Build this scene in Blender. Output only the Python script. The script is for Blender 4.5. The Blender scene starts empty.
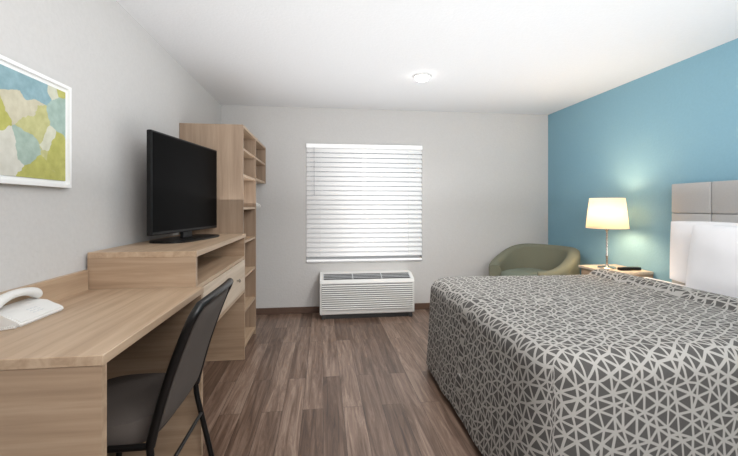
import bpy, bmesh, math, random
from mathutils import Vector, Matrix, noise
from mathutils.geometry import delaunay_2d_cdt
random.seed(7)
S = bpy.context.scene
C = S.collection
PI = math.pi
S.view_settings.view_transform = 'Standard'

# ------------------------------------------------------------ room numbers
XL, XR, YB, YF, H = -1.17, 2.87, 4.57, -1.4, 2.44
CAMH = 1.27

# ------------------------------------------------------------ materials
def lin(c):
    out = []
    for v in c[:3]:
        v = v/255.0
        out.append(v/12.92 if v <= .04045 else ((v+.055)/1.055)**2.4)
    return (*out, 1)

def base_mat(name):
    m = bpy.data.materials.new(name); m.use_nodes = True
    nt = m.node_tree
    return m, nt, nt.nodes['Principled BSDF']

def plain(name, col, rough=.5, metal=0, bump=0, bscale=80, var=0, emit=None, estr=0, coat=0, spec=None):
    m, nt, b = base_mat(name)
    b.inputs['Roughness'].default_value = rough
    b.inputs['Metallic'].default_value = metal
    if coat: b.inputs['Coat Weight'].default_value = coat
    if spec is not None: b.inputs['Specular IOR Level'].default_value = spec
    tc = nt.nodes.new('ShaderNodeTexCoord')
    n = nt.nodes.new('ShaderNodeTexNoise'); n.inputs['Scale'].default_value = bscale; n.inputs['Detail'].default_value = 4
    nt.links.new(tc.outputs['Object'], n.inputs['Vector'])
    c = lin(col)
    r = nt.nodes.new('ShaderNodeValToRGB')
    k = var
    r.color_ramp.elements[0].position = .3; r.color_ramp.elements[1].position = .7
    r.color_ramp.elements[0].color = (c[0]*(1-k), c[1]*(1-k), c[2]*(1-k), 1)
    r.color_ramp.elements[1].color = (min(1, c[0]*(1+k)), min(1, c[1]*(1+k)), min(1, c[2]*(1+k)), 1)
    nt.links.new(n.outputs['Fac'], r.inputs['Fac'])
    nt.links.new(r.outputs['Color'], b.inputs['Base Color'])
    if bump:
        bp = nt.nodes.new('ShaderNodeBump'); bp.inputs['Strength'].default_value = bump; bp.inputs['Distance'].default_value = .004
        nt.links.new(n.outputs['Fac'], bp.inputs['Height']); nt.links.new(bp.outputs['Normal'], b.inputs['Normal'])
    if emit:
        b.inputs['Emission Color'].default_value = lin(emit); b.inputs['Emission Strength'].default_value = estr
    return m

def wood(name, dark, mid, light, axis='y', rough=.42):
    m, nt, b = base_mat(name)
    tc = nt.nodes.new('ShaderNodeTexCoord'); mp = nt.nodes.new('ShaderNodeMapping')
    sc = {'x': (1.1, 26, 26), 'y': (26, 1.1, 26), 'z': (26, 26, 1.1)}[axis]
    mp.inputs['Scale'].default_value = sc
    nt.links.new(tc.outputs['Object'], mp.inputs['Vector'])
    n = nt.nodes.new('ShaderNodeTexNoise'); n.inputs['Scale'].default_value = 1; n.inputs['Detail'].default_value = 7
    n.inputs['Roughness'].default_value = .62; n.inputs['Distortion'].default_value = .5
    nt.links.new(mp.outputs['Vector'], n.inputs['Vector'])
    r = nt.nodes.new('ShaderNodeValToRGB'); e = r.color_ramp.elements
    e[0].position = .28; e[0].color = lin(dark); e[1].position = .7; e[1].color = lin(light)
    x = e.new(.48); x.color = lin(mid)
    nt.links.new(n.outputs['Fac'], r.inputs['Fac']); nt.links.new(r.outputs['Color'], b.inputs['Base Color'])
    b.inputs['Roughness'].default_value = rough
    bp = nt.nodes.new('ShaderNodeBump'); bp.inputs['Strength'].default_value = .12; bp.inputs['Distance'].default_value = .002
    nt.links.new(n.outputs['Fac'], bp.inputs['Height']); nt.links.new(bp.outputs['Normal'], b.inputs['Normal'])
    return m

def floor_mat():
    m, nt, b = base_mat('vinyl_plank_floor')
    L = nt.links.new; N = nt.nodes.new
    tc = N('ShaderNodeTexCoord'); mp = N('ShaderNodeMapping'); mp.inputs['Rotation'].default_value = (0, 0, PI/2)
    L(tc.outputs['Object'], mp.inputs['Vector'])
    br = N('ShaderNodeTexBrick'); br.offset = .37; br.offset_frequency = 2
    br.inputs['Scale'].default_value = 1; br.inputs['Brick Width'].default_value = 1.2; br.inputs['Row Height'].default_value = .125
    br.inputs['Mortar Size'].default_value = .0012; br.inputs['Mortar Smooth'].default_value = 0; br.inputs['Bias'].default_value = 0
    br.inputs['Color1'].default_value = (0, 0, 0, 1); br.inputs['Color2'].default_value = (1, 1, 1, 1); br.inputs['Mortar'].default_value = (0, 0, 0, 1)
    L(mp.outputs['Vector'], br.inputs['Vector'])
    sc = N('ShaderNodeVectorMath'); sc.operation = 'SCALE'; sc.inputs['Scale'].default_value = 9
    L(br.outputs['Color'], sc.inputs[0])
    ad = N('ShaderNodeVectorMath'); ad.operation = 'ADD'
    L(tc.outputs['Object'], ad.inputs[0]); L(sc.outputs['Vector'], ad.inputs[1])
    m2 = N('ShaderNodeMapping'); m2.inputs['Scale'].default_value = (27, 1.6, 1)
    L(ad.outputs['Vector'], m2.inputs['Vector'])
    n = N('ShaderNodeTexNoise'); n.inputs['Scale'].default_value = 1; n.inputs['Detail'].default_value = 10; n.inputs['Roughness'].default_value = .74; n.inputs['Distortion'].default_value = .8
    L(m2.outputs['Vector'], n.inputs['Vector'])
    mx = N('ShaderNodeMath'); mx.operation = 'MULTIPLY_ADD'; mx.inputs[1].default_value = .21
    L(br.outputs['Color'], mx.inputs[0])
    m3 = N('ShaderNodeMath'); m3.operation = 'MULTIPLY_ADD'; m3.inputs[1].default_value = 1.35; m3.inputs[2].default_value = -.29
    L(n.outputs['Fac'], m3.inputs[0]); L(m3.outputs[0], mx.inputs[2])
    r = N('ShaderNodeValToRGB'); e = r.color_ramp.elements
    e[0].position = .2; e[0].color = lin((62, 46, 37)); e[1].position = .8; e[1].color = lin((164, 143, 127))
    x = e.new(.42); x.color = lin((98, 77, 64)); y = e.new(.58); y.color = lin((126, 104, 90))
    L(mx.outputs[0], r.inputs['Fac'])
    mm = N('ShaderNodeMix'); mm.data_type = 'RGBA'
    L(br.outputs['Fac'], mm.inputs['Factor']); L(r.outputs['Color'], mm.inputs[6]); mm.inputs[7].default_value = lin((52, 39, 32))
    L(mm.outputs[2], b.inputs['Base Color'])
    b.inputs['Roughness'].default_value = .33; b.inputs['Specular IOR Level'].default_value = .5
    bp = N('ShaderNodeBump'); bp.inputs['Strength'].default_value = .08; bp.inputs['Distance'].default_value = .002
    L(n.outputs['Fac'], bp.inputs['Height']); L(bp.outputs['Normal'], b.inputs['Normal'])
    return m

def art_mat():
    m, nt, b = base_mat('abstract_painting')
    L = nt.links.new; N = nt.nodes.new
    tc = N('ShaderNodeTexCoord')
    n = N('ShaderNodeTexNoise'); n.inputs['Scale'].default_value = 9; n.inputs['Detail'].default_value = 4
    L(tc.outputs['Object'], n.inputs['Vector'])
    mixv = N('ShaderNodeMix'); mixv.data_type = 'VECTOR'; mixv.inputs['Factor'].default_value = .08
    L(tc.outputs['Object'], mixv.inputs[4]); L(n.outputs['Color'], mixv.inputs[5])
    v = N('ShaderNodeTexVoronoi'); v.distance = 'EUCLIDEAN'; v.inputs['Scale'].default_value = 8.5; v.inputs['Randomness'].default_value = 1
    L(mixv.outputs[1], v.inputs['Vector'])
    sp = N('ShaderNodeSeparateColor'); L(v.outputs['Color'], sp.inputs['Color'])
    r = N('ShaderNodeValToRGB'); r.color_ramp.interpolation = 'CONSTANT'; e = r.color_ramp.elements
    cols = [(0, (206, 206, 186)), (.14, (164, 184, 172)), (.30, (182, 180, 96)), (.43, (138, 170, 178)), (.55, (212, 210, 198)), (.66, (160, 182, 172)), (.77, (190, 188, 132)), (.88, (74, 92, 100)), (.93, (200, 194, 170))]
    e[0].position = 0; e[0].color = lin(cols[0][1]); e[1].position = cols[1][0]; e[1].color = lin(cols[1][1])
    for p, c in cols[2:]:
        q = e.new(p); q.color = lin(c)
    L(sp.outputs['Red'], r.inputs['Fac'])
    n2 = N('ShaderNodeTexNoise'); n2.inputs['Scale'].default_value = 30; n2.inputs['Detail'].default_value = 5
    L(tc.outputs['Object'], n2.inputs['Vector'])
    mx = N('ShaderNodeMix'); mx.data_type = 'RGBA'; mx.blend_type = 'SOFT_LIGHT'; mx.inputs['Factor'].default_value = .6
    L(r.outputs['Color'], mx.inputs[6]); L(n2.outputs['Fac'], mx.inputs[7])
    L(mx.outputs[2], b.inputs['Base Color']); b.inputs['Roughness'].default_value = .5
    return m

def translucent(name, col, fac=.35, emit=None, estr=0):
    m, nt, b = base_mat(name)
    b.inputs['Base Color'].default_value = lin(col); b.inputs['Roughness'].default_value = .6
    tc = nt.nodes.new('ShaderNodeTexCoord'); w = nt.nodes.new('ShaderNodeTexNoise'); w.inputs['Scale'].default_value = 250
    nt.links.new(tc.outputs['Object'], w.inputs['Vector'])
    bp = nt.nodes.new('ShaderNodeBump'); bp.inputs['Strength'].default_value = .05
    nt.links.new(w.outputs['Fac'], bp.inputs['Height']); nt.links.new(bp.outputs['Normal'], b.inputs['Normal'])
    t = nt.nodes.new('ShaderNodeBsdfTranslucent'); t.inputs['Color'].default_value = lin(col)
    mx = nt.nodes.new('ShaderNodeMixShader'); mx.inputs[0].default_value = fac
    out = nt.nodes['Material Output']
    nt.links.new(b.outputs[0], mx.inputs[1]); nt.links.new(t.outputs[0], mx.inputs[2]); nt.links.new(mx.outputs[0], out.inputs['Surface'])
    if emit:
        b.inputs['Emission Color'].default_value = lin(emit); b.inputs['Emission Strength'].default_value = estr
    return m

def glass_mat():
    m, nt, b = base_mat('window_glass')
    t = nt.nodes.new('ShaderNodeBsdfTransparent'); g = nt.nodes.new('ShaderNodeBsdfGlossy'); g.inputs['Roughness'].default_value = .02
    mx = nt.nodes.new('ShaderNodeMixShader'); mx.inputs[0].default_value = .06
    nt.links.new(t.outputs[0], mx.inputs[1]); nt.links.new(g.outputs[0], mx.inputs[2])
    nt.links.new(mx.outputs[0], nt.nodes['Material Output'].inputs['Surface'])
    return m

M = {
 'wall': plain('grey_wall_paint', (206, 204, 202), .85, bump=.45, bscale=55, var=.02),
 'blue': plain('blue_wall_paint', (133, 173, 190), .85, bump=.3, bscale=55, var=.02, spec=.2),
 'ceil': plain('white_ceiling_paint', (233, 234, 236), .9, bump=.3, bscale=60, var=.01),
 'floor': floor_mat(),
 'base': plain('brown_baseboard', (96, 74, 62), .5, var=.08, bscale=20),
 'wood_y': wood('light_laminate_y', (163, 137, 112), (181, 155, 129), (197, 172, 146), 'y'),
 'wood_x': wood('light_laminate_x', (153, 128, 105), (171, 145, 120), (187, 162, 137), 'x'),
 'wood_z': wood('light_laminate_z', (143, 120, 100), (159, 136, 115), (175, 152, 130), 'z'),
 'wood_pale': wood('pale_laminate_drawer', (182, 163, 142), (198, 180, 159), (212, 195, 175), 'y'),
 'white': plain('white_paint', (244, 244, 243), .5, var=.01),
 'plastic_w': plain('white_plastic', (228, 227, 224), .4, var=.01),
 'plastic_g': plain('pale_grey_plastic', (206, 208, 210), .4, var=.02),
 'vent': plain('dark_vent', (64, 64, 64), .5, var=.05),
 'vent2': plain('grey_discharge_vent', (76, 76, 76), .7, var=.05),
 'black': plain('black_plastic', (12, 12, 13), .4, var=.1, spec=.3),
 'screen': plain('tv_screen', (2, 2, 3), .4, var=.02, spec=.04),
 'blackmetal': plain('black_metal', (24, 23, 23), .35, metal=.3, var=.05),
 'seatfab': plain('charcoal_chair_fabric', (86, 78, 73), .9, bump=.15, bscale=300, var=.06),
 'backpl': plain('charcoal_chair_back', (86, 79, 74), .7, bump=.08, bscale=200, var=.04),
 'chrome': plain('brushed_steel', (190, 186, 180), .25, metal=1, var=.02),
 'olive': plain('olive_fabric', (114, 115, 98), .9, bump=.2, bscale=250, var=.06),
 'teal': plain('sage_green_fabric', (106, 114, 101), .9, bump=.2, bscale=250, var=.06),
 'head': plain('grey_headboard_vinyl', (177, 176, 175), .6, bump=.1, bscale=150, var=.03),
 'headdark': plain('headboard_backing', (122, 120, 118), .7, var=.03),
 'linen': plain('white_linen', (238, 238, 241), .85, bump=.15, bscale=14, var=.01),
 'spread_dark': plain('bedspread_charcoal', (80, 78, 76), .95, bump=.3, bscale=400, var=.12),
 'spread_light': plain('bedspread_offwhite', (166, 163, 158), .95, bump=.3, bscale=400, var=.05),
 'dk': plain('dark_bed_base', (50, 48, 48), .8, var=.05),
 'art': art_mat(),
 'blind': translucent('white_blind_slat_glow', (252, 252, 252), .03, emit=(255, 255, 255), estr=.18),  # weak emission stands in for daylight glowing through the blind
 'shade': translucent('cream_lamp_shade', (250, 238, 216), .34, emit=(255, 230, 190), estr=.38),
 'glow': plain('lit_diffuser', (255, 255, 255), .4, emit=(255, 250, 242), estr=14),
 'glass': glass_mat(),
 'vinyl': plain('white_window_vinyl', (235, 235, 235), .4, var=.01),
}

# ------------------------------------------------------------ mesh builder
class MB:
    def __init__(s): s.bm = bmesh.new()
    def box(s, x0, x1, y0, y1, z0, z1, bev=0, seg=2):
        r = bmesh.ops.create_cube(s.bm, size=1)
        vs = r['verts']
        for v in vs:
            v.co = Vector(((x0+x1)/2+v.co.x*(x1-x0), (y0+y1)/2+v.co.y*(y1-y0), (z0+z1)/2+v.co.z*(z1-z0)))
        if bev:
            es = list({e for v in vs for e in v.link_edges})
            bmesh.ops.bevel(s.bm, geom=es, offset=bev, segments=seg, affect='EDGES', profile=.5)
        return s
    def tube(s, pts, r, n=12, closed=False):
        pts = [Vector(p) for p in pts]; rings = []
        up = Vector((0, 0, 1)); prev = None
        N = len(pts)
        for i, p in enumerate(pts):
            a = pts[(i-1) % N] if (i or closed) else p
            b = pts[(i+1) % N] if (i < N-1 or closed) else p
            d = (b-a).normalized()
            if prev is None:
                u = d.cross(up)
                if u.length < .05: u = d.cross(Vector((1, 0, 0)))
            else:
                u = prev-d*prev.dot(d)
            u.normalize(); w = d.cross(u); prev = u
            rings.append([s.bm.verts.new(p+u*math.cos(2*PI*k/n)*r+w*math.sin(2*PI*k/n)*r) for k in range(n)])
        M_ = N if closed else N-1
        for i in range(M_):
            A = rings[i]; B = rings[(i+1) % N]
            for k in range(n):
                s.bm.faces.new((A[k], A[(k+1) % n], B[(k+1) % n], B[k]))
        if not closed:
            s.bm.faces.new(rings[0][::-1]); s.bm.faces.new(rings[-1])
        return s
    def lathe(s, prof, cx=0, cy=0, n=40, cap=True):
        rings = []
        for r, z in prof:
            rings.append([s.bm.verts.new((cx+math.cos(2*PI*k/n)*r, cy+math.sin(2*PI*k/n)*r, z)) for k in range(n)])
        for A, B in zip(rings, rings[1:]):
            for k in range(n): s.bm.faces.new((A[k], A[(k+1) % n], B[(k+1) % n], B[k]))
        if cap:
            s.bm.faces.new(rings[0][::-1]); s.bm.faces.new(rings[-1])
        return s
    def grid(s, f, nu, nv, closed_u=False):
        g = [[s.bm.verts.new(f(i/nu, j/nv)) for j in range(nv+1)] for i in range(nu+(0 if closed_u else 1))]
        n = len(g)
        for i in range(nu):
            for j in range(nv):
                s.bm.faces.new((g[i][j], g[(i+1) % n][j], g[(i+1) % n][j+1], g[i][j+1]))
        return g
    def prism(s, poly, axis, a, b):
        def mk(p, t):
            if axis == 'x': return (t, p[0], p[1])
            if axis == 'y': return (p[0], t, p[1])
            return (p[0], p[1], t)
        A = [s.bm.verts.new(mk(p, a)) for p in poly]; B = [s.bm.verts.new(mk(p, b)) for p in poly]
        s.bm.faces.new(A); s.bm.faces.new(B[::-1])
        n = len(poly)
        for i in range(n): s.bm.faces.new((A[i], B[i], B[(i+1) % n], A[(i+1) % n]))
        return s

def rounded(pts, rad, seg=6):
    P = [Vector(p) for p in pts]; out = [P[0]]
    for i in range(1, len(P)-1):
        a, b, c = P[i-1], P[i], P[i+1]
        r = min(rad, (a-b).length*.49, (c-b).length*.49)
        p0 = b+(a-b).normalized()*r; p1 = b+(c-b).normalized()*r
        for k in range(seg+1):
            t = k/seg
            out.append(p0*(1-t)**2+b*2*t*(1-t)+p1*t*t)
    out.append(P[-1]); return out

def obj(name, mb, mat, parent=None, smooth=False, world=False):
    bm = mb.bm
    bmesh.ops.recalc_face_normals(bm, faces=bm.faces)
    if world and parent is not None:
        r = parent
        off = Vector(r.location)
        while r.parent: r = r.parent; off += Vector(r.location)
        bmesh.ops.translate(bm, verts=bm.verts, vec=-off)
    me = bpy.data.meshes.new(name); bm.to_mesh(me); bm.free()
    for m in (mat if isinstance(mat, (list, tuple)) else [mat]): me.materials.append(m)
    if smooth:
        me.polygons.foreach_set('use_smooth', [True]*len(me.polygons))
        try: me.set_sharp_from_angle(angle=math.radians(smooth if smooth is not True else 40))
        except Exception: pass
    o = bpy.data.objects.new(name, me); C.objects.link(o)
    if parent is not None: o.parent = parent
    return o

def thing(name, label, cat, loc=(0, 0, 0), rz=0, group=None):
    o = bpy.data.objects.new(name, None); C.objects.link(o)
    o.location = loc; o.rotation_euler = (0, 0, rz); o.empty_display_size = .1
    o['label'] = label; o['category'] = cat
    if group: o['group'] = group
    return o
def tag(o, label, cat, group=None):
    o['label'] = label; o['category'] = cat
    if group: o['group'] = group
    return o
def struct(name, mb, mat, parent=None):
    o = obj(name, mb, mat, parent); o['kind'] = 'structure'
    return o

# ------------------------------------------------------------ shell
T = .14
WX0, WX1, WZ0, WZ1 = -.20, 1.21, .60, 2.01
struct('floor', MB().box(XL-T, XR+T, YF-T, YB+T, -.12, 0), M['floor'])
struct('ceiling', MB().box(XL-T, XR+T, YF-T, YB+T, H, H+.12), M['ceil'])
struct('wall_left', MB().box(XL-T, XL, YF-T, YB+T, 0, H), M['wall'])
struct('wall_right', MB().box(XR, XR+T, YF-T, YB+T, 0, H), M['blue'])
struct('wall_front', MB().box(XL, XR, YF-T, YF, 0, H), M['wall'])
w = MB().box(XL, WX0, YB, YB+T, 0, H).box(WX1, XR, YB, YB+T, 0, H).box(WX0, WX1, YB, YB+T, 0, WZ0).box(WX0, WX1, YB, YB+T, WZ1, H)
struct('wall_back', w, M['wall'])
def bb(x0, x1, y0, y1): return MB().box(x0, x1, y0, y1, 0, .075, .003, 1)
struct('baseboard_back', bb(XL+.013, XR-.013, YB-.012, YB), M['base'])
struct('baseboard_left', bb(XL, XL+.012, YF, YB), M['base'])
struct('baseboard_right', bb(XR-.012, XR, YF, YB), M['base'])
# window
win = thing('window_1', 'white vinyl window', 'window', (.505, YB+.1, WZ0)); win['kind'] = 'structure'
del win['label']; del win['category']
fy0, fy1 = YB+.085, YB+.125
f = MB().box(WX0, WX0+.045, fy0, fy1, WZ0, WZ1).box(WX1-.045, WX1, fy0, fy1, WZ0, WZ1)
f.box(WX0+.045, WX1-.045, fy0, fy1, WZ0, WZ0+.045).box(WX0+.045, WX1-.045, fy0, fy1, WZ1-.045, WZ1).box(.48, .53, fy0, fy1, WZ0+.045, WZ1-.045)
obj('window_frame', f, M['vinyl'], win, world=True)
obj('window_pane', MB().box(WX0+.045, WX1-.045, fy0+.015, fy0+.02, WZ0+.045, WZ1-.045), M['glass'], win, world=True)
obj('window_sill', MB().box(WX0, WX1, YB-.003, fy0, WZ0-.006, WZ0, .001, 1), M['white'], win, world=True)

# ------------------------------------------------------------ blind
bl = thing('window_blind', 'white horizontal slat blind lowered and closed over the window', 'blind', ((WX0+WX1)/2, YB+.01, WZ0))
bx0, bx1 = WX0+.005, WX1-.005
mb = MB().box(bx0-.002, bx1+.002, YB-.034, YB-.022, WZ1-.05, WZ1-.002, .003)
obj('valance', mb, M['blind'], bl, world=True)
obj('headrail', MB().box(bx0, bx1, YB-.02, YB+.03, WZ1-.05, WZ1-.005), M['white'], bl, world=True)
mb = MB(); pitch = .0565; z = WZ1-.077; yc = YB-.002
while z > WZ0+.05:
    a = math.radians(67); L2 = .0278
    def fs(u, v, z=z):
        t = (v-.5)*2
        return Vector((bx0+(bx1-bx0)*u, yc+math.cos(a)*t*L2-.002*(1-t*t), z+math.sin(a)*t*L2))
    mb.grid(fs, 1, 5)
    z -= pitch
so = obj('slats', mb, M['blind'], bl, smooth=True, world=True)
sd = so.modifiers.new('thick', 'SOLIDIFY'); sd.thickness = .0028
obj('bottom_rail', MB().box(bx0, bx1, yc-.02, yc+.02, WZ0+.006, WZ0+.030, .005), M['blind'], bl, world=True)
for fx in (.12, .5, .88):
    x = bx0+(bx1-bx0)*fx
    obj('ladder_cord', MB().tube([(x, yc-.022, WZ1-.06), (x, yc-.022, WZ0+.03)], .0014, 6), M['white'], bl, world=True)
obj('tilt_wand', MB().tube([(bx0+.09, YB-.04, WZ1-.045), (bx0+.092, YB-.042, WZ1-.62)], .004, 8), plain('wand_grey', (190, 192, 194), .4), bl, world=True)

# ------------------------------------------------------------ wall air conditioner
px0, px1, pf = -.035, 1.04, 4.27
ac = thing('air_conditioner', 'white wall air conditioner heater unit with slatted front under the window', 'air conditioner', ((px0+px1)/2, 4.42, 0))
prof = [(pf-.004, .055), (pf-.008, .065), (pf-.008, .405), (pf+.010, .436), (pf+.15, .485), (YB-.003, .485), (YB-.003, .055)]
obj('casing', MB().prism(prof, 'x', px0, px1), M['plastic_w'], ac, world=True)
mb = MB()
for k in range(12):
    z = .106+k*.0238
    mb.prism([(pf-.0085, z), (pf-.018, z+.002), (pf-.018, z+.008), (pf-.0085, z+.016)], 'x', px0+.022, px1-.022)
obj('front_grille', mb, M['plastic_w'], ac, world=True)
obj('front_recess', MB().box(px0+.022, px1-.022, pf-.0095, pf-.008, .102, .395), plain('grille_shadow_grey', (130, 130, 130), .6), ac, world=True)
sl = math.atan2(.049, .14)
def top_pt(t, off): return (pf+.010+t*.14-math.sin(sl)*off, .436+t*.049+math.cos(sl)*off)
poly = [top_pt(.08, .001), top_pt(.92, .001), top_pt(.92, .003), top_pt(.08, .003)]
obj('top_vent', MB().prism(poly, 'x', px0+.04, px1-.04), M['vent2'], ac, world=True)
mb = MB()
for k in range(3):
    t = .24+k*.22
    mb.prism([top_pt(t, .003), top_pt(t+.04, .003), top_pt(t+.04, .007), top_pt(t, .007)], 'x', px0+.04, px1-.04)
for k in range(4):
    x = px0+.04+(px1-px0-.08)*k/3
    mb.prism([top_pt(.06, .003), top_pt(.94, .003), top_pt(.94, .008), top_pt(.06, .008)], 'x', x-.004, x+.004)
obj('vent_louvre', mb, M['plastic_g'], ac, world=True)
obj('base', MB().box(px0+.03, px1-.03, pf+.03, YB-.014, .0, .055), M['vent'], ac, world=True)
for x in (px0+.02, px1-.06):
    obj('foot', MB().box(x, x+.04, pf+.0, pf+.028, 0, .055, .004), M['vent'], ac, world=True)

# ------------------------------------------------------------ ceiling light
cl = thing('ceiling_light', 'small round lit white downlight on the ceiling', 'ceiling light', (.885, 3.34, H))
obj('trim_ring', MB().lathe([(.084, 0), (.084, -.005), (.076, -.012), (.064, -.014)], cap=False), plain('light_trim', (214, 214, 212), .5), cl, smooth=True)
obj('diffuser', MB().lathe([(.065, -.004), (.065, -.020), (.054, -.034), (.03, -.041), (.002, -.043)]), M['glow'], cl, smooth=True)

# ------------------------------------------------------------ picture
pic = thing('framed_picture', 'framed abstract painting in green, blue and cream patches on the left wall', 'picture', (XL, 1.54, 1.36))
y0, y1, z0, z1 = 1.17, 1.88, 1.352, 1.808
fw, fd = .014, .034
mb = MB().box(XL+.001, XL+fd, y0, y0+fw, z0, z1).box(XL+.001, XL+fd, y1-fw, y1, z0, z1).box(XL+.001, XL+fd, y0+fw, y1-fw, z0, z0+fw).box(XL+.001, XL+fd, y0+fw, y1-fw, z1-fw, z1)
obj('picture_frame', mb, M['white'], pic, world=True)
obj('mat_board', MB().box(XL+.001, XL+.020, y0+fw, y1-fw, z0+fw, z1-fw), M['white'], pic, world=True)
obj('painting', MB().box(XL+.0205, XL+.024, y0+.026, y1-.026, z0+.03, z1-.03), M['art'], pic, world=True)

# ------------------------------------------------------------ desk
DX, DY0, DY1, DZ = -.603, 1.13, 2.026, .858
dk = thing('desk', 'light wood writing desk with the telephone on it, against the left wall', 'desk', (-.88, 1.58, 0))
xw = XL+.014
obj('desktop', MB().box(xw, DX, DY0, DY1, DZ-.03, DZ, .002, 1), M['wood_y'], dk, world=True)
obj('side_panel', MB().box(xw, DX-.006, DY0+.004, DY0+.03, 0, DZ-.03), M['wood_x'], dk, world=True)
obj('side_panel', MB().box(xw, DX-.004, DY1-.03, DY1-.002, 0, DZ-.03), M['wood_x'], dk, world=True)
obj('modesty_panel', MB().box(xw, xw+.018, DY0+.034, DY1-.03, .30, DZ-.03), M['wood_y'], dk, world=True)
obj('backsplash', MB().box(xw-.012, xw+.008, DY0, DY1, DZ, DZ+.098, .001, 1), M['wood_y'], dk, world=True)

# ------------------------------------------------------------ dresser
EX, EY0, EY1, EZ = -.639, 2.03, 3.268, 1.04
dr = thing('dresser', 'light wood media dresser with open shelf above two drawers, under the television', 'dresser', (-.9, 2.65, 0))
obj('top', MB().box(xw, EX, EY0, EY1, EZ-.03, EZ, .002, 1), M['wood_y'], dr, world=True)
obj('side_panel', MB().box(xw, EX-.006, EY0+.002, EY0+.026, 0, EZ-.03), M['wood_x'], dr, world=True)
obj('side_panel', MB().box(xw, EX-.006, EY1-.026, EY1-.002, 0, EZ-.03), M['wood_x'], dr, world=True)
obj('back_panel', MB().box(xw, xw+.01, EY0+.026, EY1-.026, .0, EZ-.03), M['wood_y'], dr, world=True)
obj('shelf', MB().box(xw+.01, EX-.008, EY0+.026, EY1-.026, .835, .857), M['wood_y'], dr, world=True)
obj('bottom_panel', MB().box(xw+.01, EX-.006, EY0+.026, EY1-.026, .558, .580), M['wood_y'], dr, world=True)
ym = (EY0+EY1)/2
for ya, yb in ((EY0+.03, ym-.002), (ym+.002, EY1-.03)):
    d = obj('drawer', MB().box(EX-.022, EX-.002, ya, yb, .584, .830, .002, 1).box(xw+.05, EX-.022, ya+.01, yb-.01, .60, .80), M['wood_pale'], dr, world=True)
    b = MB().lathe([(.006, 0), (.006, .012), (.013, .018), (.014, .024), (.008, .029)], n=20)
    b.bm.transform(Matrix.Translation((EX-.003, (ya+yb)/2, .71))@Matrix.Rotation(PI/2, 4, 'Y'))
    kb = obj('knob', b, M['chrome'], d, smooth=True)
    kb.data.transform(Matrix.Translation(-Vector(dr.location)))

# ------------------------------------------------------------ tall shelf unit
TX, TY0, TY1, TY2, TZ = -.663, 3.275, 3.90, 4.553, 1.95
ts = thing('shelf_unit', 'tall light wood open shelf unit with hanging rail in the far left corner', 'shelf unit', (-.9, 3.9, 0))
pt = .022
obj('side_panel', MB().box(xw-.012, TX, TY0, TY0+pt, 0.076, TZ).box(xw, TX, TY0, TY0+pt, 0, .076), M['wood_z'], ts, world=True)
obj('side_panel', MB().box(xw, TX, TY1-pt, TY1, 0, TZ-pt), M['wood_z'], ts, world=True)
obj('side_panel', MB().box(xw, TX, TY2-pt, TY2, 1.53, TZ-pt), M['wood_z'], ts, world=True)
obj('top_panel', MB().box(xw, TX, TY0+pt, TY2, TZ-pt, TZ), M['wood_y'], ts, world=True)
obj('back_panel', MB().box(xw, xw+.008, TY0+pt, TY1-pt, .05, TZ-pt), M['wood_z'], ts, world=True)
for z in (.06, .36, .66, .96, 1.25, 1.53, 1.75):
    obj('shelf', MB().box(xw+.008, TX-.004, TY0+pt, TY1-pt, z-.01, z+.01), M['wood_y'], ts, world=True)
for z in (1.54, 1.75):
    obj('closet_shelf', MB().box(xw, TX-.004, TY1, TY2-pt, z-.01, z+.01), M['wood_y'], ts, world=True)
rod = obj('hanging_rail', MB().tube([(-.9, TY1, 1.455), (-.9, TY2+.004, 1.455)], .011, 14), M['chrome'], ts, smooth=True, world=True)
def hanger_mb():
    b = MB()
    hook = [(.0, 0, -.085), (0, 0, -.045), (.012, 0, -.03)]
    for k in range(10):
        a = math.radians(-40+k*26); hook.append((math.cos(a)*.019, 0, math.sin(a)*.019-.004))
    b.tube(hook, .003, 8)
    b.tube(rounded([(0, 0, -.085), (.21, 0, -.165), (.225, 0, -.19), (.2, 0, -.2), (-.2, 0, -.2), (-.225, 0, -.19), (-.21, 0, -.165), (0, 0, -.085)], .01, 4), .0055, 8)
    return b
hl = ['white clothes hanger on the rail, nearest the shelf unit', 'white clothes hanger on the rail, middle one of three', 'white clothes hanger on the rail, nearest the back wall']
h0 = None
for i, yy in enumerate((4.03, 4.12, 4.22)):
    if h0 is None:
        h0 = obj('clothes_hanger', hanger_mb(), M['plastic_w'], smooth=True); h = h0
    else:
        h = h0.copy(); C.objects.link(h)
    h.location = (-.895, yy, 1.4515); tag(h, hl[i], 'clothes hanger', 'white hangers on the hanging rail')

# ------------------------------------------------------------ television
tdir = Vector((.145, .849, 0)); ang = math.atan2(tdir.y, tdir.x)
tv = thing('television', 'black flat screen television on a stand on the dresser', 'television', (-.928, 2.76, EZ+.0005), ang)
W2, zb, zt = .425, .055, .675
obj('screen_bezel', MB().box(-W2, W2, -.012, .02, zb, zt, .006), M['black'], tv)
obj('screen', MB().box(-W2+.012, W2-.012, -.0135, -.0115, zb+.02, zt-.012), M['screen'], tv)
obj('rear_housing', MB().box(-W2*.7, W2*.7, .02, .05, zb+.05, zt-.15, .012), M['black'], tv)
obj('stand_neck', MB().box(-.06, .06, .0, .022, .012, zb+.06, .004), M['black'], tv)
bp_ = MB(); pr = []
for k in range(48):
    a = 2*PI*k/48; ca, sa = math.cos(a), math.sin(a)
    pr.append((math.copysign(abs(ca)**.5, ca)*.31, math.copysign(abs(sa)**.6, sa)*.13))
bp_.prism(pr, 'z', 0, .012)
obj('stand_base', bp_, M['black'], tv)

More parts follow.
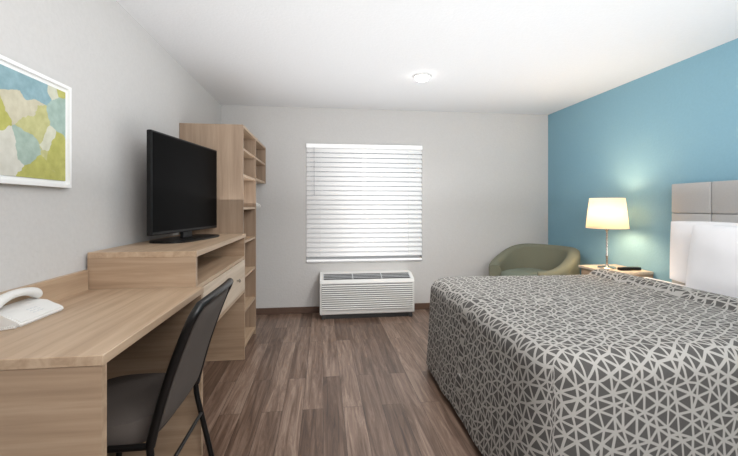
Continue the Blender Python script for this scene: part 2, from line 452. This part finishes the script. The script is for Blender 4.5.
# ------------------------------------------------------------ desk telephone
ph = thing('telephone', 'white corded desk telephone with handset on its cradle', 'telephone', (-1.084, 1.53, DZ+.0005))
ph.scale = (.78, 1.0, .95)
b = MB().prism([(-.08, 0), (.085, 0), (.087, .014), (.07, .024), (.005, .046), (-.065, .058), (-.08, .05)], 'y', -.11, .11)
bmesh.ops.bevel(b.bm, geom=[e for e in b.bm.edges if e.calc_length() > .012], offset=.0055, segments=3, affect='EDGES')
obj('body', b, M['plastic_w'], ph, smooth=True)
b = MB(); 
for r_ in range(3):
    for c_ in range(3):
        xx = .022+r_*.014; zz = .046-(xx-.005)*.34
        b.box(xx, xx+.009, -.02+c_*.018, -.007+c_*.018, zz-.009, zz-.001, .001, 1)
obj('keypad', b, M['plastic_g'], ph)
b = MB()
def hs(u, v):
    t = u*2-1; zc = .098-.026*t*t
    e = max(.0, 1-abs(t)**10)**.5
    wd = (.024+.013*abs(t)**3)*e; th = (.015+.015*abs(t)**3)*e
    a = 2*PI*v
    return Vector((-.034+wd*math.cos(a), t*.112, zc+th*math.sin(a)-.004*abs(t)**4))
b.grid(hs, 40, 16)
bmesh.ops.remove_doubles(b.bm, verts=b.bm.verts, dist=.0002)
obj('handset', b, M['plastic_w'], ph, smooth=True)
cp = []
for k in range(160):
    t = k/159; a = t*2*PI*18
    cp.append((-.03+.11*t, -.123-.02*math.sin(t*PI)+.005*math.cos(a), .0075+.005*math.sin(a)))
obj('coiled_cord', MB().tube(cp, .0016, 6), M['plastic_w'], ph, smooth=True)

# ------------------------------------------------------------ desk chair
ch = thing('desk_chair', 'black stacking chair with charcoal seat pushed under the desk', 'chair', (-.757, 1.68, 0), math.radians(0))
hw = .245
def seat_f(u, v):
    a = 2*PI*u; e = 1/3.2
    ca, sa = math.cos(a), math.sin(a)
    X = math.copysign(abs(ca)**(2*e), ca)*.200; Y = math.copysign(abs(sa)**(2*e), sa)*.232
    prof_ = [(0, .385), (.9, .385), (1, .41), (1, .455), (.96, .482), (.8, .496), (.4, .501), (0, .501)]
    i = min(int(v*7+1e-6), 7); k, z = prof_[i]
    return Vector((-.055+X*k, Y*k, z))
b = MB(); b.grid(seat_f, 48, 7, closed_u=True)
bmesh.ops.remove_doubles(b.bm, verts=b.bm.verts, dist=.0005)
obj('seat', b, M['seatfab'], ch, smooth=50)
def bxz(z):
    t = (z-.42)/.49
    return .148+.105*t+.055*t*t
def back_f(side):
    def f(u, v):
        z = .45+(.902-.45)*v
        yy = (u*2-1)*(hw-.006)
        return Vector((bxz(z)+.020*(1-(u*2-1)**2)*1+side*.015*(1-(abs(u*2-1))**10)*(1-abs(v*2-1)**14), yy, z))
    return f
b = MB(); b.grid(back_f(1), 20, 16); b.grid(back_f(-1), 20, 16)
bmesh.ops.remove_doubles(b.bm, verts=b.bm.verts, dist=.0008)
obj('backrest', b, M['backpl'], ch, smooth=50)
zs = [.415+(.90-.415)*k/10 for k in range(11)]
left = [(bxz(z), -hw, z) for z in zs]; right = [(bxz(z), hw, z) for z in zs][::-1]
left[-1] = (bxz(.88), -hw, .875); right[0] = (bxz(.88), hw, .875)
path = left+[(bxz(.905)+.004, -hw+.02, .905), (bxz(.915)+.015, -hw*.5, .915), (bxz(.915)+.020, 0, .917), (bxz(.915)+.015, hw*.5, .915), (bxz(.905)+.004, hw-.02, .905)]+right
obj('back_frame', MB().tube(path, .017, 12), M['blackmetal'], ch, smooth=True)
fr = [(.148, -hw, .415), (-.21, -hw, .415), (-.225, -hw+.02, .415), (-.225, hw-.02, .415), (-.21, hw, .415), (.148, hw, .415)]
obj('seat_frame', MB().tube(rounded(fr, .03), .0115, 12), M['blackmetal'], ch, smooth=True)
for s in (-1, 1):
    g = obj('leg', MB().tube(rounded([(.145, s*hw, .42), (.150, s*hw, .36), (.225, s*(hw+.01), .012)], .06), .0125, 12), M['blackmetal'], ch, smooth=True)
    obj('foot_cap', MB().lathe([(.015, 0), (.015, .03), (.012, .034)], .226, s*(hw+.01), 14), M['black'], g, smooth=True)
    g = obj('leg', MB().tube(rounded([(-.18, s*hw, .415), (-.185, s*hw, .36), (-.21, s*(hw+.01), .012)], .05), .0125, 12), M['blackmetal'], ch, smooth=True)
    obj('foot_cap', MB().lathe([(.015, 0), (.015, .03), (.012, .034)], -.211, s*(hw+.01), 14), M['black'], g, smooth=True)
obj('stretcher', MB().tube([(.172, -hw-.002, .27), (.172, hw+.002, .27)], .008, 10), M['blackmetal'], ch, smooth=True)

# ------------------------------------------------------------ bed
BX0, BY0, BY1, BZ = .832, 1.32, 3.02, .700
bed = thing('bed', 'queen bed mattress and base beneath the patterned bedspread', 'bed', (1.8, (BY0+BY1)/2, 0))
obj('bed_base', MB().box(BX0+.08, 2.77, BY0+.09, BY1-.09, .08, .33, .02), M['dk'], bed, world=True)
obj('mattress', MB().box(BX0+.06, 2.775, BY0+.06, BY1-.06, .335, BZ-.03, .06, 4), M['linen'], bed, world=True, smooth=60)
for x in (BX0+.16, 2.65):
    for y in (BY0+.2, BY1-.2):
        obj('leg', MB().lathe([(.025, 0), (.03, .08)], x, y, 16), M['black'], bed, world=True)

R = .095; DROP = BZ-R-.045; LEN = 2.435-BX0; WID = BY1-BY0
def cover(a, b):
    d = 0
    drop_a = -a if a < 0 else 0
    drop_b = -b if b < 0 else (b-WID if b > WID else 0)
    d = max(drop_a, drop_b); d = min(d, DROP)
    ca = min(max(a, 0), LEN); cb = min(max(b, 0), WID)
    K = 1.25*R
    def inset(e):
        if e < K:
            ps = e/K*PI/2; return R*(1-math.cos(ps)), R*(1-math.sin(ps))
        return e-(K-R), 0
    ia, za = inset(ca)
    if cb < WID/2: ib, zbn = inset(cb); sgn = 1; base = BY0
    else: ib, zbn = inset(WID-cb); sgn = -1; base = BY1
    z = BZ-max(za, zbn)
    if d > 0: z = BZ-R-d
    rc = .16
    va, vb = rc-ia, rc-ib
    if va > 0 and vb > 0:
        mx_ = max(va, vb); l = math.hypot(va, vb)
        va, vb = va*mx_/l, vb*mx_/l
        ia, ib = rc-va, rc-vb
    x = BX0+ia; y = base+sgn*ib
    fl = d/DROP
    wob = (noise.noise(Vector((x*2.2, y*2.2, 1.3)))*.022+noise.noise(Vector((x*6, y*6, z*.8)))*.010)*fl
    ox = oy = 0
    if ia < .1: ox = (1-ia/.1)
    if ib < .1: oy = (1-ib/.1)
    n_ = math.hypot(ox, oy)
    if n_ > 1: ox /= n_; oy /= n_
    x -= ox*(.045*fl+wob); y -= sgn*oy*(.045*fl+wob)
    if d == 0:
        z += noise.noise(Vector((x*2.6, y*2.6, 4.1)))*.012
        e = LEN-ca
        if e < .17: z += .042*math.sqrt(max(0, 1-((e-.085)/.085)**2))
        if ca >= LEN-1e-6: z -= .02
    elif ca > LEN-.17:
        y -= sgn*.014*math.sin((LEN-ca)/.17*PI)
    return Vector((x, y, z))
SP = .054
pts = []
rows = int((LEN+DROP+.4)/(SP*.866)); cols_ = int((WID+2*DROP+.4)/SP)
for i in range(rows+1):
    for j in range(cols_+1):
        a = -DROP-.15+i*SP*.866+random.uniform(-1, 1)*SP*.26
        bb_ = -DROP-.15+(j+.5*(i % 2))*SP+random.uniform(-1, 1)*SP*.26
        pts.append(Vector((a, bb_)))
res = delaunay_2d_cdt(pts, [], [], 0, 1e-6)
V2, F2 = res[0], res[2]
bm = bmesh.new(); cache = {}
def gv(p):
    k = (round(p[0], 5), round(p[1], 5))
    if k not in cache: cache[k] = bm.verts.new(cover(*p))
    return cache[k]
def addf(ps, mi):
    vs = []
    for p in ps:
        v = gv(p)
        if v not in vs: vs.append(v)
    if len(vs) < 3: return
    try:
        fc = bm.faces.new(vs)
    except ValueError: return
    fc.material_index = mi; fc.smooth = True
NS = 3; HWID = .0054
for tri in F2:
    P = [V2[i] for i in tri]
    if len(P) != 3: continue
    ax = [p.x for p in P]; bx_ = [p.y for p in P]
    if max(ax) < -DROP-.0 or min(ax) > LEN or max(bx_) < -DROP or min(bx_) > WID+DROP: continue
    if max(ax) < 0 and (max(bx_) < 0 or min(bx_) > WID): continue
    la = (P[1]-P[2]).length; lb = (P[2]-P[0]).length; lc = (P[0]-P[1]).length
    s_ = la+lb+lc; ic = (P[0]*la+P[1]*lb+P[2]*lc)/s_
    area_ = abs((P[1]-P[0]).cross(P[2]-P[0]))/2
    if area_ < 1e-7: continue
    rad = 2*area_/s_
    k = max(.05, 1-HWID*random.uniform(.7, 1.15)/rad)
    Q = [ic+(p-ic)*k for p in P]
    def bary(i, j): return tuple(Q[0]+(Q[1]-Q[0])*(i/NS)+(Q[2]-Q[0])*(j/NS))
    for i in range(NS):
        for j in range(NS-i):
            addf([bary(i, j), bary(i+1, j), bary(i, j+1)], 0)
            if i+j < NS-1: addf([bary(i+1, j), bary(i+1, j+1), bary(i, j+1)], 0)
    for e in range(3):
        p0, p1, q0, q1 = P[e], P[(e+1) % 3], Q[e], Q[(e+1) % 3]
        for i in range(NS):
            t0, t1 = i/NS, (i+1)/NS
            addf([tuple(p0.lerp(p1, t0)), tuple(p0.lerp(p1, t1)), tuple(q0.lerp(q1, t1)), tuple(q0.lerp(q1, t0))], 1)
bmesh.ops.remove_doubles(bm, verts=bm.verts, dist=.0002)
bad = [f for f in bm.faces if f.calc_area() < 2e-8]
bmesh.ops.delete(bm, geom=bad, context='FACES')
mbx = MB(); mbx.bm.free(); mbx.bm = bm
spread = obj('bedspread', mbx, [M['spread_dark'], M['spread_light']])
tag(spread, 'charcoal bedspread with off-white triangle line pattern draped over the bed', 'bedspread')

# headboard
hb = thing('headboard', 'grey upholstered panel headboard on the blue wall behind the pillows', 'headboard', (2.83, 2.07, 0))
HX0, HX1 = 2.80, XR-.013
obj('backing_board', MB().box(HX0+.03, HX1, 1.17, 2.765, 0, 1.445), M['headdark'], hb, world=True)
for r_ in range(4):
    for c_ in range(5):
        y0 = 2.765-(c_+1)*.32; z1 = 1.448-r_*.237
        obj('padded_panel', MB().box(HX0, HX0+.035, y0+.002, y0+.318, z1-.235, z1, .010, 3), M['head'], hb, smooth=60, world=True)

# pillows
def pillow_mb(w, h, t, seed):
    b = MB()
    def f(side):
        def g(u, v):
            U, V = u*2-1, v*2-1
            X = U*w/2*(1-.05*V**2*abs(U)**3); Z = V*h/2*(1-.08*U**2*abs(V)**2)
            X *= 1-.04*(1-V*V)
            if V > 0: Z -= .008*V*(1-U*U)
            k = (max(0, 1-abs(U)**2.6)**.66)*(max(0, 1-abs(V)**2.6)**.66)
            n_ = noise.noise(Vector((U*1.5+seed, V*1.5, side)))*.014*k
            return Vector((side*(t/2*k)+n_, X, Z))
        return g
    b.grid(f(1), 44, 34); b.grid(f(-1), 44, 34)
    bmesh.ops.remove_doubles(b.bm, verts=b.bm.verts, dist=.0006)
    return b
pz = BZ-.03+.237
p1 = obj('pillow', pillow_mb(.70, .49, .13, 1), M['linen'], smooth=80); p1.location = (2.722, 2.36, pz+.016); p1.rotation_euler = (0, math.radians(1.5), 0)
tag(p1, 'white pillow leaning directly on the headboard, behind the other pillow', 'pillow', 'white pillows against the headboard')
p2 = obj('pillow', pillow_mb(.70, .48, .135, 5), M['linen'], smooth=80); p2.location = (2.545, 2.04, pz+.008); p2.rotation_euler = (0, math.radians(8), 0)
tag(p2, 'white pillow in front, next to the bedspread fold', 'pillow', 'white pillows against the headboard')

# ------------------------------------------------------------ nightstand, lamp
NX0, NX1, NY0, NY1, NZ = 2.46, 2.857, 2.985, 3.42, .697
ns = thing('nightstand', 'light wood nightstand between the bed and the green armchair', 'nightstand', (2.63, 3.19, 0))
obj('top', MB().box(NX0, NX1, NY0, NY1, NZ-.022, NZ, .002, 1), M['wood_pale'], ns, world=True)
obj('side_panel', MB().box(NX0+.03, NX1, NY0+.005, NY0+.025, 0, NZ-.022), M['wood_x'], ns, world=True)
obj('side_panel', MB().box(NX0+.03, NX1, NY1-.025, NY1-.005, 0, NZ-.022), M['wood_x'], ns, world=True)
obj('back_panel', MB().box(NX1-.012, NX1, NY0+.025, NY1-.025, .08, NZ-.022), M['wood_y'], ns, world=True)
obj('shelf', MB().box(NX0+.032, NX1-.012, NY0+.025, NY1-.025, .1, .12), M['wood_y'], ns, world=True)
d = obj('drawer', MB().box(NX0+.024, NX0+.042, NY0+.028, NY1-.028, .48, NZ-.03, .002, 1).box(NX0+.042, NX1-.05, NY0+.04, NY1-.04, .5, NZ-.05), M['wood_y'], ns, world=True)
k = MB().tube([(NX0+.002, 3.14, .58), (NX0+.002, 3.26, .58)], .005, 8).tube([(NX0+.002, 3.145, .58), (NX0+.026, 3.145, .58)], .004, 8).tube([(NX0+.002, 3.255, .58), (NX0+.026, 3.255, .58)], .004, 8)
kb = obj('handle', k, M['chrome'], d); kb.data.transform(Matrix.Translation(-Vector(ns.location)))

lx, ly = 2.60, 3.215
lp = thing('table_lamp', 'lit table lamp with cream drum shade and silver stem on the nightstand', 'lamp', (lx, ly, NZ+.0005))
obj('base', MB().lathe([(.078, 0), (.078, .008), (.07, .014), (.02, .018), (.012, .03)]), M['chrome'], lp, smooth=True)
obj('stem', MB().lathe([(.009, .02), (.009, .1), (.013, .11), (.013, .12), (.009, .13), (.009, .34), (.018, .35), (.018, .39)], n=24), M['chrome'], lp, smooth=True)
b = MB()
b.lathe([(.172, .368), (.142, .645)], n=56, cap=False)
sh = obj('lamp_shade', b, M['shade'], lp, smooth=True)
sm = sh.modifiers.new('thick', 'SOLIDIFY'); sm.thickness = .002
b = MB()
for k in range(3):
    a = k*2*PI/3
    b.tube([(math.cos(a)*.012, math.sin(a)*.012, .382), (math.cos(a)*.167, math.sin(a)*.167, .382)], .002, 6)
obj('shade_ring', b, M['chrome'], lp)
b = MB().lathe([(.012, .39), (.016, .40), (.03, .43), (.032, .46), (.022, .485), (.003, .495)], n=20)
obj('bulb', b, plain('lit_bulb', (255, 240, 210), .4, emit=(255, 225, 175), estr=6), lp, smooth=True)

rm = thing('remote_control', 'small black remote control lying on the nightstand by the lamp', 'remote control', (2.715, 3.09, NZ+.0005), 0)
obj('body', MB().box(-.1, .1, -.024, .024, 0, .026, .006, 3), M['black'], rm, smooth=True)
b = MB()
for i in range(7):
    for j in range(3): b.box(-.065+i*.018, -.055+i*.018, -.015+j*.012, -.008+j*.012, .0255, .0275)
obj('buttons', b, M['vent'], rm)

# ------------------------------------------------------------ armchair
ar = thing('armchair', 'olive green tub armchair in the corner beside the window', 'armchair', (2.34, 4.02, 0), math.radians(206))
ar.scale = (1.09, 1.10, 1.0)
b = MB()
A0 = math.radians(40)
def shell(u, v):
    ph_ = A0+(2*PI-2*A0)*u
    c = -math.cos(ph_)
    s01 = max(0, min(1, (c+.78)/1.6)); s01 = s01*s01*(3-2*s01)
    top = .60+.21*s01
    prof_ = [(.375, .11), (.39, .2), (.412, top*.6), (.42, top-.05), (.415, top-.018), (.395, top-.002), (.345, top), (.318, top-.012), (.306, top-.045), (.285, top*.65), (.27, .2), (.26, .11)]
    i = min(int(v*11+1e-6), 11); r, z = prof_[i]
    ca, sa = math.cos(ph_), math.sin(ph_)
    q = (abs(ca)**2.6+abs(sa)**2.6)**(-1/2.6)
    return Vector((ca*r*(.6+.4*q)*.98, sa*r*(.6+.4*q), z))
g = b.grid(shell, 64, 11)
b.bm.faces.new(g[0]); b.bm.faces.new(g[-1][::-1])
so = obj('shell', b, M['olive'], ar, smooth=60)
b = MB()
def cush(u, v):
    a = 2*PI*u; ca, sa = math.cos(a), math.sin(a)
    q = (abs(ca)**3.5+abs(sa)**3.5)**(-1/3.5)
    prof_ = [(0, .30), (.95, .30), (1, .33), (1, .50), (.97, .525), (.85, .54), (.4, .548), (0, .55)]
    i = min(int(v*7+1e-6), 7); k, z = prof_[i]
    return Vector((.045+ca*q*k*.24*(1.15 if ca > 0 else 1), sa*q*k*.225, z))
b.grid(cush, 48, 7, closed_u=True); bmesh.ops.remove_doubles(b.bm, verts=b.bm.verts, dist=.0005)
obj('seat_cushion', b, M['teal'], ar, smooth=50)
obj('base', MB().box(-.22, .30, -.22, .22, .11, .30, .02), M['olive'], ar)
for x, y in ((-.22, -.2), (-.22, .2), (.24, -.22), (.24, .22)):
    obj('leg', MB().lathe([(.016, 0), (.024, .11)], x, y, 14), M['black'], ar)

# ------------------------------------------------------------ lights
def area(name, loc, target, sx, sy, power, col=(1, 1, 1)):
    l = bpy.data.lights.new(name, 'AREA'); l.shape = 'RECTANGLE'; l.size = sx; l.size_y = sy; l.energy = power; l.color = col
    o = bpy.data.objects.new(name, l); C.objects.link(o); o.location = loc
    o.rotation_euler = (Vector(target)-Vector(loc)).to_track_quat('-Z', 'Y').to_euler()
    return o
area('bounce_fill', (.85, 1.7, 1.4), (.85, 1.75, 2.44), 3.4, 4.6, 50, (.985, .995, 1))  # added upward fill floating mid-room, no fixture; brightens ceiling and upper walls
area('camera_side_fill', (1.1, -.3, 2.3), (1.0, 3.4, 1.1), 2.2, 1.4, 100, (1, .99, .98))  # added unseen soft fill high beside the camera, acts like a room flash
def point(name, loc, power, rad, col):
    l = bpy.data.lights.new(name, 'POINT'); l.energy = power; l.shadow_soft_size = rad; l.color = col
    o = bpy.data.objects.new(name, l); C.objects.link(o); o.location = loc
    return o
l = bpy.data.lights.new('downlight', 'SPOT'); l.energy = 86; l.spot_size = math.radians(150); l.spot_blend = 1; l.shadow_soft_size = .07; l.color = (1, .985, .96)
o = bpy.data.objects.new('downlight', l); C.objects.link(o); o.location = (.885, 3.34, H-.08)
point('lamp_bulb', (lx, ly, NZ+.48), 20, .09, (1, .73, .47))
wd = bpy.data.worlds.new('World'); S.world = wd; wd.use_nodes = True
bg = wd.node_tree.nodes['Background']; bg.inputs[0].default_value = (.85, .92, 1, 1); bg.inputs[1].default_value = .28

# ------------------------------------------------------------ camera
cam = bpy.data.cameras.new('Camera'); co = bpy.data.objects.new('Camera', cam); C.objects.link(co)
co.location = (0, 0, CAMH); co.rotation_euler = (PI/2, 0, -math.radians(6.9))
cam.sensor_width = 36; cam.lens = 36*380/738; cam.shift_y = -22/738; cam.clip_start = .02
S.camera = co
